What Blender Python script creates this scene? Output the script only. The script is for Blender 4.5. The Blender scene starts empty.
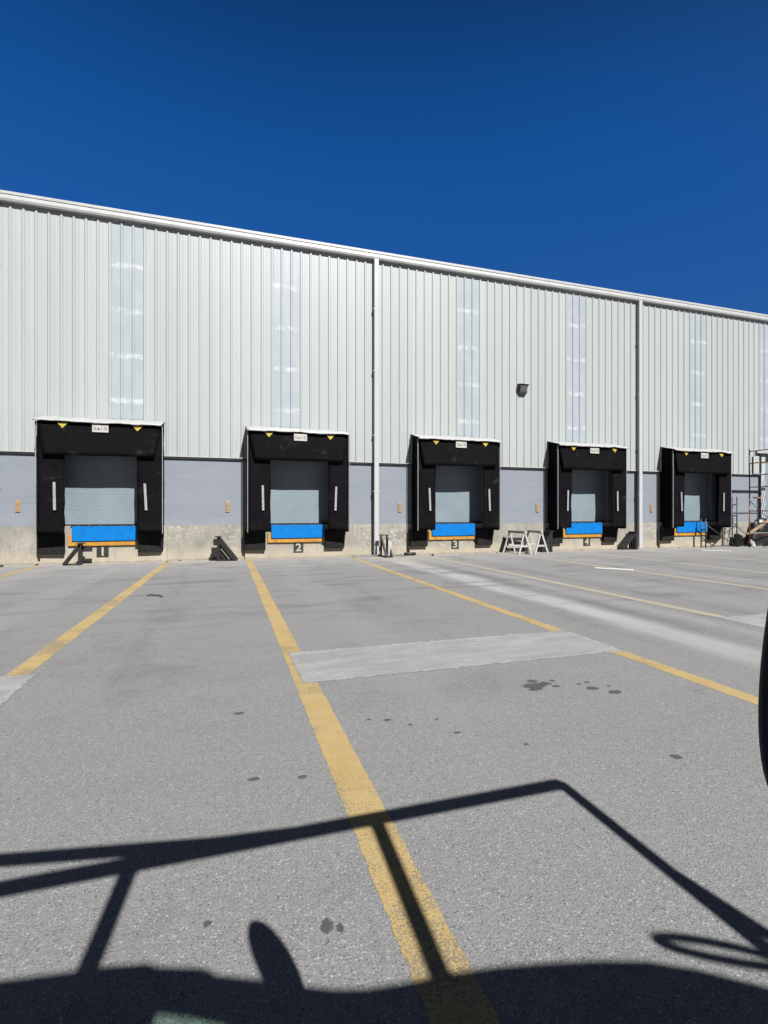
import bpy, bmesh, math, random
from mathutils import Vector, Matrix, Euler
from mathutils import noise as mnoise
random.seed(7)
R = math.radians
scene = bpy.context.scene
COL = scene.collection
PI = math.pi

# ------------------------------------------------------------------ helpers
def tag(o, label=None, cat=None, group=None, kind=None):
    if label: o['label'] = label
    if cat: o['category'] = cat
    if group: o['group'] = group
    if kind: o['kind'] = kind
    return o

def empty(name, loc, rz=0, label=None, cat=None, group=None):
    o = bpy.data.objects.new(name, None)
    o.empty_display_size = 0.2
    COL.objects.link(o)
    o.location = loc
    o.rotation_euler = (0, 0, rz)
    return tag(o, label, cat, group)

class MB:
    """collects shapes, then links them as one mesh object"""
    def __init__(s): s.bm = bmesh.new()
    def hexa(s, p, mi=0):
        vs = [s.bm.verts.new(q) for q in p]
        for f in ((0,3,2,1),(4,5,6,7),(0,1,5,4),(1,2,6,5),(2,3,7,6),(3,0,4,7)):
            fc = s.bm.faces.new([vs[i] for i in f]); fc.material_index = mi
        return s
    def box(s, x0, x1, y0, y1, z0, z1, M=None, mi=0):
        p = [(x0,y0,z0),(x1,y0,z0),(x1,y1,z0),(x0,y1,z0),(x0,y0,z1),(x1,y0,z1),(x1,y1,z1),(x0,y1,z1)]
        if M is not None: p = [M @ Vector(q) for q in p]
        return s.hexa(p, mi)
    def bar(s, a, b, w, d, up=(0,0,1), ext=0.0):
        """rectangular bar from a to b, w across, d along 'up'-ish"""
        a, b = Vector(a), Vector(b)
        t = (b-a).normalized()
        a = a - t*ext; b = b + t*ext
        u = Vector(up)
        if abs(u.dot(t)) > .95: u = Vector((0,1,0))
        sd = t.cross(u).normalized(); u = sd.cross(t).normalized()
        sd *= w/2; u *= d/2
        return s.hexa([a-sd-u, a+sd-u, b+sd-u, b-sd-u, a-sd+u, a+sd+u, b+sd+u, b-sd+u])
    def tube(s, pts, r, n=10, closed=False, cap=True):
        pts = [Vector(p) for p in pts]
        rings = []
        N = len(pts)
        prev = None
        for i, p in enumerate(pts):
            if closed: t = (pts[(i+1) % N]-pts[i-1]).normalized()
            elif i == 0: t = (pts[1]-p).normalized()
            elif i == N-1: t = (p-pts[i-1]).normalized()
            else: t = (pts[i+1]-pts[i-1]).normalized()
            if prev is None:
                u = Vector((0,0,1)) if abs(t.z) < .9 else Vector((0,1,0))
            else: u = prev
            sd = t.cross(u).normalized(); u = sd.cross(t).normalized(); prev = u
            rr = r[i] if isinstance(r, (list, tuple)) else r
            rings.append([s.bm.verts.new(p+(sd*math.cos(2*PI*k/n)+u*math.sin(2*PI*k/n))*rr) for k in range(n)])
        M = N if closed else N-1
        for i in range(M):
            A, B = rings[i], rings[(i+1) % N]
            for k in range(n):
                f = s.bm.faces.new((A[k], A[(k+1) % n], B[(k+1) % n], B[k])); f.smooth = True
        if cap and not closed:
            s.bm.faces.new(rings[0][::-1]); s.bm.faces.new(rings[-1])
        return s
    def prism(s, poly, y0, y1):
        """polygon in x,z pushed along y"""
        A = [s.bm.verts.new((x, y0, z)) for x, z in poly]
        B = [s.bm.verts.new((x, y1, z)) for x, z in poly]
        n = len(poly)
        s.bm.faces.new(A); s.bm.faces.new(B[::-1])
        for i in range(n): s.bm.faces.new((A[i], B[i], B[(i+1) % n], A[(i+1) % n]))
        return s
    def slab(s, poly, z0, z1):
        A = [s.bm.verts.new((x, y, z0)) for x, y in poly]
        B = [s.bm.verts.new((x, y, z1)) for x, y in poly]
        n = len(poly)
        s.bm.faces.new(A[::-1]); s.bm.faces.new(B)
        for i in range(n): s.bm.faces.new((A[i], A[(i+1) % n], B[(i+1) % n], B[i]))
        return s
    def grid(s, fn, nu, nv):
        V = [[s.bm.verts.new(fn(i/nu, j/nv)) for j in range(nv+1)] for i in range(nu+1)]
        for i in range(nu):
            for j in range(nv):
                s.bm.faces.new((V[i][j], V[i+1][j], V[i+1][j+1], V[i][j+1])).smooth = True
        return s
    def build(s, name, m, parent=None, loc=(0,0,0), bevel=0.0, solid=0.0, normals=True):
        if normals: bmesh.ops.recalc_face_normals(s.bm, faces=s.bm.faces)
        me = bpy.data.meshes.new(name)
        s.bm.to_mesh(me); s.bm.free()
        for q in (m if isinstance(m, (list, tuple)) else [m]): me.materials.append(q)
        o = bpy.data.objects.new(name, me)
        COL.objects.link(o)
        o.location = loc
        if parent: o.parent = parent
        if solid:
            md = o.modifiers.new('thickness', 'SOLIDIFY'); md.thickness = solid; md.offset = 0
        if bevel:
            md = o.modifiers.new('bevel', 'BEVEL'); md.width = bevel; md.segments = 2
            md.limit_method = 'ANGLE'; md.angle_limit = R(40)
        return o

def text_mesh(name, txt, size, m, parent, loc, rot=(PI/2,0,0), depth=.002, sx=1.0, bold=0.0):
    cu = bpy.data.curves.new('lettering', 'FONT')
    cu.body = txt; cu.size = size; cu.extrude = depth; cu.align_x = 'CENTER'; cu.align_y = 'CENTER'
    cu.offset = bold
    t = bpy.data.objects.new('lettering', cu); COL.objects.link(t)
    dg = bpy.context.evaluated_depsgraph_get()
    me = bpy.data.meshes.new_from_object(t.evaluated_get(dg))
    bpy.data.objects.remove(t); bpy.data.curves.remove(cu)
    me.materials.clear(); me.materials.append(m)
    o = bpy.data.objects.new(name, me); COL.objects.link(o)
    o.parent = parent; o.location = loc; o.rotation_euler = rot; o.scale = (sx, 1, 1)
    return o

# ------------------------------------------------------------------ materials
class NT:
    def __init__(s, name):
        s.m = bpy.data.materials.new(name); s.m.use_nodes = True
        s.t = s.m.node_tree; s.n = s.t.nodes; s.l = s.t.links
        s.b = s.n['Principled BSDF']
        s.tc = s.n.new('ShaderNodeTexCoord')
        s.co = s.tc.outputs['Object']
    def _in(s, sock, v):
        if hasattr(v, 'links') or isinstance(v, bpy.types.NodeSocket): s.l.new(v, sock)
        else: sock.default_value = v
    def map(s, scale=(1,1,1), loc=(0,0,0), src=None):
        q = s.n.new('ShaderNodeMapping'); q.inputs['Scale'].default_value = scale; q.inputs['Location'].default_value = loc
        s.l.new(src or s.co, q.inputs['Vector']); return q.outputs[0]
    def noise(s, scale, detail=4, rough=.55, vec=None, dist=0):
        q = s.n.new('ShaderNodeTexNoise'); q.inputs['Scale'].default_value = scale
        q.inputs['Detail'].default_value = detail; q.inputs['Roughness'].default_value = rough
        q.inputs['Distortion'].default_value = dist
        s.l.new(vec or s.co, q.inputs['Vector']); return q.outputs['Fac']
    def voro(s, scale, vec=None, out='Distance'):
        q = s.n.new('ShaderNodeTexVoronoi'); q.inputs['Scale'].default_value = scale
        s.l.new(vec or s.co, q.inputs['Vector']); return q.outputs[out]
    def ramp(s, v, a, b, lo=0.0, hi=1.0, smooth=True):
        q = s.n.new('ShaderNodeMapRange'); q.inputs['From Min'].default_value = a; q.inputs['From Max'].default_value = b
        q.inputs['To Min'].default_value = lo; q.inputs['To Max'].default_value = hi
        if smooth: q.interpolation_type = 'SMOOTHSTEP'
        s.l.new(v, q.inputs['Value']); return q.outputs[0]
    def math(s, op, a, b=0.0, c=None):
        q = s.n.new('ShaderNodeMath'); q.operation = op
        s._in(q.inputs[0], a); s._in(q.inputs[1], b)
        if c is not None: s._in(q.inputs[2], c)
        return q.outputs[0]
    def mix(s, f, a, b, mode='MIX'):
        q = s.n.new('ShaderNodeMix'); q.data_type = 'RGBA'; q.blend_type = mode
        s._in(q.inputs[0], f)
        for sk, v in ((q.inputs[6], a), (q.inputs[7], b)):
            if isinstance(v, tuple): sk.default_value = (*v[:3], 1)
            else: s.l.new(v, sk)
        return q.outputs[2]
    def sep(s, v=None):
        q = s.n.new('ShaderNodeSeparateXYZ'); s.l.new(v or s.co, q.inputs[0]); return q.outputs
    def color(s, c):
        if isinstance(c, tuple): s.b.inputs['Base Color'].default_value = (*c[:3], 1)
        else: s.l.new(c, s.b.inputs['Base Color'])
    def rough(s, v): s._in(s.b.inputs['Roughness'], v)
    def spec(s, v): s.b.inputs['Specular IOR Level'].default_value = v
    def metal(s, v): s.b.inputs['Metallic'].default_value = v
    def bump(s, h, strength=.3, dist=.01):
        q = s.n.new('ShaderNodeBump'); q.inputs['Strength'].default_value = strength; q.inputs['Distance'].default_value = dist
        s.l.new(h, q.inputs['Height']); s.l.new(q.outputs[0], s.b.inputs['Normal'])

def lin(r, g, b):
    f = lambda v: ((v/255+.055)/1.055)**2.4 if v > 10.3 else v/255/12.92
    return (f(r), f(g), f(b))
def k(c, s): return tuple(v*s for v in c)

def paint(name, c, rough=.5, var=.12, scale=3, spec=.4, bump=0, dirt=None, dirt_amt=.4, dscale=2.0):
    m = NT(name)
    n = m.noise(scale, 5)
    col = m.mix(m.ramp(n, .3, .7), k(c, 1-var), k(c, 1+var))
    if dirt:
        d = m.ramp(m.noise(dscale, 6, .65), .5, .72, 0, dirt_amt)
        col = m.mix(d, col, dirt)
    m.color(col); m.rough(rough); m.spec(spec)
    if bump: m.bump(m.noise(scale*12, 3), bump, .004)
    return m.m

K = .77
# asphalt -----------------------------------------------------------
def asphalt():
    m = NT('asphalt')
    x, y, z = m.sep()
    big = m.ramp(m.noise(.22, 5, .6), .3, .7)
    strk = m.ramp(m.noise(1.0, 5, .6, m.map((.16, 1.4, 1))), .35, .7)
    mid = m.ramp(m.noise(3.2, 6, .7), .3, .72)
    fine = m.ramp(m.noise(62, 3, .75), .30, .70)
    gr3 = m.ramp(m.noise(22, 3, .8), .32, .68)
    grain = m.ramp(m.noise(120, 2, .9), .28, .72)
    base = m.mix(big, (.225, .225, .228), (.268, .267, .268))
    base = m.mix(m.math('MULTIPLY', strk, .6), base, (.285, .282, .278))
    base = m.mix(m.math('MULTIPLY', mid, .42), base, (.185, .184, .188))
    base = m.mix(m.math('MULTIPLY', fine, .72), base, (.125, .125, .13))
    base = m.mix(m.math('MULTIPLY', m.math('SUBTRACT', 1.0, grain), .8), base, (.50, .495, .485))
    blot = m.ramp(m.noise(.55, 6, .72, m.map((1, 1, 1), (11, 4, 0))), .52, .68, 0, .4)
    base = m.mix(blot, base, (.17, .168, .17))
    base = m.mix(m.math('MULTIPLY', gr3, .30), base, (.15, .15, .152))
    # pale aggregate stones worn through the binder
    st = m.math('LESS_THAN', m.voro(62), .27)
    pick = m.math('GREATER_THAN', m.noise(38, 1, .5), .52)
    base = m.mix(m.math('MULTIPLY', m.math('MULTIPLY', st, pick), .75), base, (.56, .55, .53))
    dk = m.math('MULTIPLY', m.math('LESS_THAN', m.voro(55, m.map((1, 1, 1), (5, 3, 0))), .24), m.math('GREATER_THAN', m.noise(30, 1), .5))
    base = m.mix(m.math('MULTIPLY', dk, .6), base, (.07, .07, .075))
    # worn pale wheel tracks towards the docks
    wob = m.math('MULTIPLY', m.math('SUBTRACT', m.noise(.5, 2), .5), .5)
    for cx, w, a in ((5.36, .46, 1.0), (6.45, .3, .3), (-3.0, .5, .16), (-4.6, .6, .2), (1.7, .5, .12), (11.2, .6, .22), (8.4, .5, .15)):
        d = m.math('ABSOLUTE', m.math('ADD', m.math('SUBTRACT', x, cx), wob))
        f = m.ramp(d, w, w*.25, 0, a)
        f = m.math('MULTIPLY', f, m.ramp(m.noise(1.6, 5, .7, m.map((1.6, .25, 1))), .25, .6, .35, 1))
        f = m.math('MULTIPLY', f, m.ramp(y, 1.0, 6.0))
        base = m.mix(f, base, (.50, .495, .485))
    for cx, w, a in ((5.95, .16, .55), (4.75, .14, .3), (-.9, .2, .22), (-2.6, .2, .2), (2.6, .22, .2), (7.6, .3, .35), (9.2, .2, .3), (11.9, .3, .35)):
        d = m.math('ABSOLUTE', m.math('ADD', m.math('SUBTRACT', x, cx), wob))
        f = m.math('MULTIPLY', m.ramp(d, w, w*.2, 0, a), m.ramp(m.noise(1.9, 6, .75, m.map((2.0, .22, 1), (6, 2, 0))), .38, .62))
        f = m.math('MULTIPLY', f, m.ramp(y, 3.0, 7.0))
        base = m.mix(f, base, (.13, .13, .135))
    # tan silt washed up by the first downspout
    dx = m.math('SUBTRACT', x, 5.5); dy = m.math('SUBTRACT', y, 16.2)
    rr = m.math('SQRT', m.math('ADD', m.math('MULTIPLY', dx, dx), m.math('MULTIPLY', m.math('MULTIPLY', dy, dy), .45)))
    silt = m.ramp(m.math('ADD', rr, m.math('MULTIPLY', m.noise(2.2, 6, .7), 1.0)), 1.75, .95, 0, .8)
    base = m.mix(silt, base, (.50, .45, .38))
    # darker rubber arcs and dust in front of the docks
    rb = m.ramp(m.noise(.8, 6, .65, m.map((.5, 2.2, 1), (3, 7, 0))), .50, .68, 0, .6)
    rb = m.math('MULTIPLY', rb, m.ramp(y, 4.5, 11, .12, 1))
    base = m.mix(rb, base, (.13, .13, .135))
    du = m.math('MULTIPLY', m.ramp(y, 12.0, 17.2, 0, .75), m.ramp(m.noise(1.1, 6, .7), .28, .66, .1, 1))
    base = m.mix(du, base, (.46, .45, .43))
    du2 = m.math('MULTIPLY', m.ramp(y, 16.2, 17.3, 0, .8), m.ramp(m.noise(2.5, 6, .7), .35, .6))
    base = m.mix(du2, base, (.52, .47, .39))
    m.color(base); m.rough(.93); m.spec(.25)
    h = m.math('ADD', m.math('MULTIPLY', m.noise(62, 3, .8), .8), m.math('MULTIPLY', m.noise(120, 2, .9), .5))
    m.bump(h, .8, .008)
    return m.m

def patch_concrete():
    m = NT('patch_concrete')
    n1 = m.ramp(m.noise(1.5, 7, .72, m.map((.7, 2.2, 1))), .32, .68)
    n2 = m.ramp(m.noise(6, 6, .75, m.map((1, 1.8, 1), (4, 2, 0))), .35, .68)
    c = m.mix(n1, (.33, .333, .33), (.54, .535, .515))
    c = m.mix(m.math('MULTIPLY', n2, .55), c, (.36, .36, .355))
    c = m.mix(m.ramp(m.noise(.8, 5, .7), .5, .66, 0, .45), c, (.30, .30, .305))
    c = m.mix(m.ramp(m.noise(62, 3, .8), .35, .65, 0, .5), c, (.27, .268, .265))
    c = m.mix(m.math('MULTIPLY', m.math('LESS_THAN', m.voro(45), .2), .5), c, (.16, .16, .16))
    # edges feathered and broken into the asphalt
    gx, gy, gz = m.sep(m.tc.outputs['Generated'])
    ex = m.math('MULTIPLY', m.math('SUBTRACT', .5, m.math('ABSOLUTE', m.math('SUBTRACT', gx, .5))), 3.5)
    ey = m.math('MULTIPLY', m.math('SUBTRACT', .5, m.math('ABSOLUTE', m.math('SUBTRACT', gy, .5))), 1.05)
    e = m.math('ADD', m.math('MINIMUM', ex, ey), m.math('MULTIPLY', m.math('SUBTRACT', m.noise(9, 7, .8), .5), .22))
    a = m.ramp(e, .01, .05)
    a = m.math('MULTIPLY', a, m.ramp(m.noise(3, 6, .75, m.map((1, 1, 1), (8, 1, 0))), .73, .66, .45, 1))
    c = m.mix(m.math('MULTIPLY', m.ramp(e, .10, .04, 0, .5), m.ramp(m.noise(2.2, 4, .7), .45, .6)), c, (.55, .545, .53))
    m.color(c); m.rough(.9); m.spec(.25); m.bump(m.math('ADD', m.noise(62, 3), m.noise(8, 4)), .3, .005)
    tr = m.n.new('ShaderNodeBsdfTransparent'); mx = m.n.new('ShaderNodeMixShader')
    m.l.new(a, mx.inputs[0]); m.l.new(tr.outputs[0], mx.inputs[1]); m.l.new(m.b.outputs[0], mx.inputs[2])
    m.l.new(mx.outputs[0], m.n['Material Output'].inputs['Surface'])
    return m.m

def line_paint():
    m = NT('yellow_line_paint')
    x, y, z = m.sep()
    fine = m.noise(62, 3, .75); grain = m.noise(120, 2, .9)
    wear2 = m.noise(2.0, 5, .65)
    yel = m.mix(m.ramp(m.noise(5, 5, .6), .3, .7), (.52, .355, .115), (.62, .45, .19))
    yel = m.mix(m.ramp(m.noise(3, 4, .6, m.map((.4, 3, 1))), .5, .75, 0, .5), yel, (.46, .36, .21))
    yel = m.mix(m.ramp(fine, .30, .70, 0, .6), yel, (.36, .255, .10))
    yel = m.mix(m.ramp(grain, .72, .28, 0, .5), yel, (.70, .55, .30))
    # bare stones and pits show through, more where the line is worn
    thr = m.math('SUBTRACT', m.ramp(wear2, .38, .66, .66, .47), m.ramp(x, 3, 8, 0, .05))
    pit = m.math('GREATER_THAN', m.noise(90, 3, .8), thr)
    c = m.mix(m.math('MULTIPLY', pit, .75), yel, (.20, .185, .15))
    far = m.ramp(x, 4.3, 7.5, 0, .85)
    c = m.mix(far, c, (.50, .465, .365))
    dust = m.math('MULTIPLY', m.ramp(y, 13, 17, 0, .25), m.ramp(m.noise(1.1, 6, .7), .3, .66))
    c = m.mix(dust, c, (.50, .46, .38))
    m.color(c); m.rough(.85); m.spec(.25); m.bump(m.math('ADD', fine, grain), .6, .006)
    return m.m

def cladding_mat():
    m = NT('white_painted_steel')
    x, y, z = m.sep()
    pan = m.math('FLOOR', m.math('DIVIDE', m.math('ADD', x, 5.97+.16), .9804))
    wn = m.n.new('ShaderNodeTexWhiteNoise'); wn.noise_dimensions = '1D'
    m.l.new(pan, wn.inputs['W'])
    c = m.mix(wn.outputs['Value'], (.494, .532, .522), (.531, .567, .558))
    st = m.ramp(m.noise(1.2, 5, .6, m.map((2.5, 1, .18))), .45, .75, 0, .35)
    c = m.mix(st, c, (.45, .48, .465))
    c = m.mix(m.ramp(m.noise(7, 6, .7), .6, .8, 0, .18), c, (.42, .43, .41))
    dr = m.math('MULTIPLY', m.ramp(z, 4.4, 3.3, 0, .35), m.ramp(m.noise(3, 5, .7, m.map((3, 1, .5))), .4, .7))
    c = m.mix(dr, c, (.45, .44, .41))
    m.color(c); m.rough(.42); m.spec(.35)
    m.bump(m.noise(1.1, 3, .5, m.map((1, 1, .5))), .2, .03)
    return m.m

def skylight_mat():
    m = NT('translucent_fibreglass')
    x, y, z = m.sep()
    zz = m.math('ADD', z, m.math('MULTIPLY', m.math('SUBTRACT', m.noise(4, 3), .5), .06))
    # girts behind the sheet every 1.4 m, where the sheet is bedded and pale
    ph = m.math('PINGPONG', m.math('SUBTRACT', zz, 5.02-.7), .7)
    band = m.ramp(ph, .58, .675)
    spots = m.ramp(m.noise(6, 4, .7), .42, .62, .05, 1)
    dirt = m.ramp(m.noise(1.6, 5, .6, m.map((1.6, 1, .6))), .35, .7)
    c = m.mix(dirt, (.452, .508, .538), (.515, .562, .585))
    c = m.mix(m.ramp(m.noise(2.2, 3, .6, m.map((.6, 1, 1.2))), .5, .75, 0, .55), c, (.53, .575, .58))
    c = m.mix(m.math('MULTIPLY', band, m.math('MULTIPLY', spots, .8)), c, (.76, .81, .81))
    m.color(c); m.rough(.3); m.spec(.5)
    return m.m

def block_mat():
    m = NT('grey_painted_block')
    br = m.n.new('ShaderNodeTexBrick')
    sw = m.n.new('ShaderNodeCombineXYZ'); x, y, z = m.sep()
    m.l.new(x, sw.inputs[0]); m.l.new(z, sw.inputs[1])
    m.l.new(sw.outputs[0], br.inputs['Vector'])
    br.inputs['Scale'].default_value = 1; br.inputs['Brick Width'].default_value = .40; br.inputs['Row Height'].default_value = .2
    br.inputs['Mortar Size'].default_value = .006; br.inputs['Mortar Smooth'].default_value = .6
    br.inputs['Color1'].default_value = (.272, .303, .350, 1); br.inputs['Color2'].default_value = (.287, .318, .365, 1)
    br.inputs['Mortar'].default_value = (.245, .275, .32, 1)
    c = m.mix(m.ramp(m.noise(1.1, 5, .65, m.map((.5, 1, 1.6))), .3, .72, 0, .55), br.outputs['Color'], (.32, .345, .385))
    c = m.mix(m.ramp(m.noise(2.2, 6, .7, m.map((3, 1, .5))), .55, .75, 0, .3), c, (.25, .265, .28))
    low = m.math('MULTIPLY', m.ramp(z, 1.7, 1.13, 0, .5), m.ramp(m.noise(2.6, 6, .7), .4, .65))
    c = m.mix(low, c, (.37, .38, .38))
    m.color(c); m.rough(.65); m.spec(.3)
    h = m.math('ADD', m.math('MULTIPLY', br.outputs['Fac'], -.8), m.math('MULTIPLY', m.noise(60, 3), .4))
    m.bump(h, .4, .006)
    return m.m

def concrete_mat(name, tint=(1,1,1), warm=.5):
    m = NT(name)
    x, y, z = m.sep()
    n1 = m.ramp(m.noise(1.3, 7, .7), .3, .7)
    c = m.mix(n1, (.315, .30, .255), (.475, .45, .38))
    c = m.mix(m.ramp(m.noise(3.5, 7, .75, m.map((3, 3, .7))), .45, .72, 0, .65), c, (.25, .243, .228))
    # lime runs: thin pale swirls
    sw = m.noise(1.5, 5, .55, m.map((.8, .8, 1.7)), 1.2)
    l1 = m.math('ABSOLUTE', m.math('SUBTRACT', m.math('FRACT', m.math('MULTIPLY', sw, 7)), .5))
    lime = m.math('MULTIPLY', m.ramp(l1, .13, .0), m.ramp(m.noise(.9, 3), .44, .60, 0, .9))
    c = m.mix(lime, c, (.62, .60, .55))
    wet = m.math('MULTIPLY', m.ramp(m.math('ADD', z, m.math('MULTIPLY', m.noise(1.5, 5), .5)), .78, .38, 0, .62), m.ramp(m.noise(2, 6, .7), .25, .6, .4, 1))
    c = m.mix(wet, c, (.60, .52, .385))
    dk = m.math('MULTIPLY', m.ramp(m.math('ADD', z, m.math('MULTIPLY', m.noise(9, 4), .12)), .13, .05), .55)
    c = m.mix(dk, c, (.22, .19, .15))
    c = m.mix(m.ramp(m.noise(40, 4, .8), .6, .75, 0, .4), c, (.22, .21, .19))
    c = m.mix(1.0, c, tint, 'MULTIPLY')
    m.color(c); m.rough(.9); m.spec(.25)
    m.bump(m.noise(35, 5, .7), .4, .008)
    return m.m

def fabric(name, c, scuff=.35):
    m = NT(name)
    oi = m.n.new('ShaderNodeObjectInfo'); ad = m.n.new('ShaderNodeVectorMath'); ad.operation = 'ADD'
    sc = m.math('MULTIPLY', oi.outputs['Random'], 37.0)
    m.l.new(m.co, ad.inputs[0]); m.l.new(sc, ad.inputs[1]); x, y, z = m.sep(); m.co = ad.outputs[0]
    col = m.mix(m.ramp(m.noise(2.5, 5, .6), .3, .7), k(c, .8), k(c, 1.25))
    s1 = m.math('MULTIPLY', m.ramp(m.noise(1.7, 6, .7, m.map((1.0, 1, 1.4)), .6), .57, .74), m.ramp(m.noise(30, 4, .8), .35, .7, .2, 1))
    col = m.mix(m.math('MULTIPLY', s1, scuff), col, (.15, .145, .145))
    low = m.math('MULTIPLY', m.ramp(z, 1.5, .3, 0, .4), m.ramp(m.noise(5, 5, .7, m.map((3, 3, .6))), .4, .7))
    col = m.mix(low, col, (.06, .057, .052))
    m.color(col); m.rough(.75); m.spec(.05)
    h = m.math('ADD', m.math('MULTIPLY', m.noise(1.6, 3, .5, m.map((1, 1, .7))), 1.0), m.math('MULTIPLY', m.noise(90, 2), .03))
    m.bump(h, .5, .04)
    return m.m

def soak(name, c):
    m = NT(name)
    mp = m.map((1, 1, 0), (-.5, -.5, 0), m.tc.outputs['Generated'])
    ln = m.n.new('ShaderNodeVectorMath'); ln.operation = 'LENGTH'; m.l.new(mp, ln.inputs[0])
    d = m.math('ADD', ln.outputs['Value'], m.math('MULTIPLY', m.math('SUBTRACT', m.noise(26, 5, .75), .5), .75))
    a = m.math('MULTIPLY', m.ramp(d, .42, .26, 0, .85), m.ramp(ln.outputs['Value'], .5, .42))
    m.color(c); m.rough(.75); m.spec(.3)
    tr = m.n.new('ShaderNodeBsdfTransparent'); mx = m.n.new('ShaderNodeMixShader')
    m.l.new(a, mx.inputs[0]); m.l.new(tr.outputs[0], mx.inputs[1]); m.l.new(m.b.outputs[0], mx.inputs[2])
    m.l.new(mx.outputs[0], m.n['Material Output'].inputs['Surface'])
    return m.m

M = dict(
    asphalt=asphalt(), patch=patch_concrete(), line=line_paint(), clad=cladding_mat(), sky=skylight_mat(),
    block=block_mat(), conc=concrete_mat('stained_concrete'), plinth=concrete_mat('pale_plinth_concrete', (1.06, 1.05, 1.04)),
    trim=paint('white_trim', (.60, .61, .60), .4, .05, 3, .4, dirt=(.42, .41, .38), dirt_amt=.3),
    flash=paint('white_sheet', (.54, .55, .54), .45, .08, 6, .4, bump=.2, dirt=(.36, .35, .33), dirt_amt=.55, dscale=3.5),
    pipe=paint('white_pipe', (.60, .62, .63), .35, .05, 2, .4, dirt=(.45, .44, .41), dirt_amt=.35),
    dark=paint('painted_shade', (.03, .032, .035), .6, .1),  # near-black standing in for shade under the cladding and behind the lip
    fab=fabric('black_vinyl', (.0062, .0054, .0066)), fab2=fabric('black_pad_rubber', (.022, .021, .021), .35),
    alu=paint('dull_aluminium', (.40, .41, .42), .45, .15, 8),
    stripe=paint('grey_white_stripe', (.42, .42, .42), .5, .15, 20, dirt=(.15, .15, .15), dirt_amt=.5, dscale=12),
    yellow=paint('yellow_vinyl', (.62, .47, .06), .5, .1, 10),
    sign=paint('sign_white', (.58, .57, .52), .5, .06, 8, dirt=(.35, .33, .28), dirt_amt=.4, dscale=5),
    ink=paint('dark_lettering', (.05, .05, .05), .6, .1),
    cream=paint('cream_digit', (.52, .50, .36), .6, .12, 20, dirt=(.1, .1, .08), dirt_amt=.6, dscale=14),
    plate=paint('black_painted_plate', (.022, .024, .02), .6, .3, 14, dirt=(.1, .1, .09), dirt_amt=.5, dscale=9),
    door=paint('pale_grey_door', (.27, .335, .375), .4, .06, 1.5, .4),
    blue=paint('blue_steel', (.002, .215, .66), .5, .06, 4, .12, dirt=(.02, .10, .27), dirt_amt=.6, dscale=5),
    orange=paint('orange_steel', (.62, .30, .035), .5, .12, 5, .4, dirt=(.28, .16, .07), dirt_amt=.6, dscale=6),
    ostamp=paint('faded_orange_paint', (.43, .32, .19), .5, .12, 8),
    amber=paint('amber_lens', (.52, .29, .09), .3, .08, 8),
    blackst=paint('black_steel', (.018, .017, .016), .5, .25, 9, .4, dirt=(.06, .045, .035), dirt_amt=.6, dscale=6),
    greyst=paint('grey_worn_steel', (.30, .30, .29), .45, .2, 9),
    whitest=paint('white_worn_timber', (.58, .58, .55), .6, .12, 9, dirt=(.3, .28, .24), dirt_amt=.5, dscale=7),
    red=paint('rusty_red_paint', (.36, .11, .065), .55, .2, 6, dirt=(.2, .1, .07), dirt_amt=.6, dscale=5),
    darkst=paint('dark_blue_grey_steel', (.05, .055, .065), .5, .2, 6),
    plank=paint('orange_brown_plank', (.44, .23, .11), .7, .25, 7, .2),
    pale=paint('pale_board', (.46, .36, .22), .7, .2, 6, .2),
    tarp=paint('black_tarpaulin', (.012, .012, .013), .4, .3, 4, .4),
    sack=paint('white_sack', (.55, .55, .53), .7, .1, 9, .2),
    lampb=paint('charcoal_lamp_housing', (.014, .015, .016), .5, .2, 9),
    lens=paint('lamp_glass', (.16, .165, .165), .15, .25, 14, .6),
    rubber=paint('black_rubber', (.012, .012, .012), .55, .2, 9),
    stain=soak('oil_stain', (.055, .053, .055)),
    rust=paint('rusty_wire', (.06, .045, .035), .7, .3, 20),
    cart=paint('dark_green_cart', (.03, .06, .04), .4, .1, 3),
    canopy=paint('charcoal_canopy', (.04, .04, .042), .5, .1, 3),
    seat=paint('black_seat_vinyl', (.015, .015, .016), .5, .2, 4),
    roofm=paint('white_roof_sheet', (.55, .56, .55), .4, .05, 1),
    grey=paint('mirror_back_grey', (.13, .13, .135), .3, .2, 6, .5),
)
def green_pane():
    m = NT('green_tinted_pane')
    tr = m.n.new('ShaderNodeBsdfTransparent'); tr.inputs[0].default_value = (.66, .80, .72, 1)
    gl = m.n.new('ShaderNodeBsdfGlossy'); gl.inputs['Roughness'].default_value = .1
    mx = m.n.new('ShaderNodeMixShader'); mx.inputs[0].default_value = .05
    m.l.new(tr.outputs[0], mx.inputs[1]); m.l.new(gl.outputs[0], mx.inputs[2])
    m.l.new(mx.outputs[0], m.n['Material Output'].inputs['Surface'])
    return m.m
M['pane'] = green_pane()

ALB = .5      # real-world albedo level; the exposure makes up for it
for mm in bpy.data.materials:
    q = mm.node_tree.nodes.get('Principled BSDF')
    sk_ = q.inputs['Base Color']
    if sk_.is_linked:
        x = mm.node_tree.nodes.new('ShaderNodeMix'); x.data_type = 'RGBA'; x.blend_type = 'MULTIPLY'
        x.inputs[0].default_value = 1; x.inputs[7].default_value = (ALB, ALB, ALB, 1)
        mm.node_tree.links.new(sk_.links[0].from_socket, x.inputs[6]); mm.node_tree.links.new(x.outputs[2], sk_)

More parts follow.
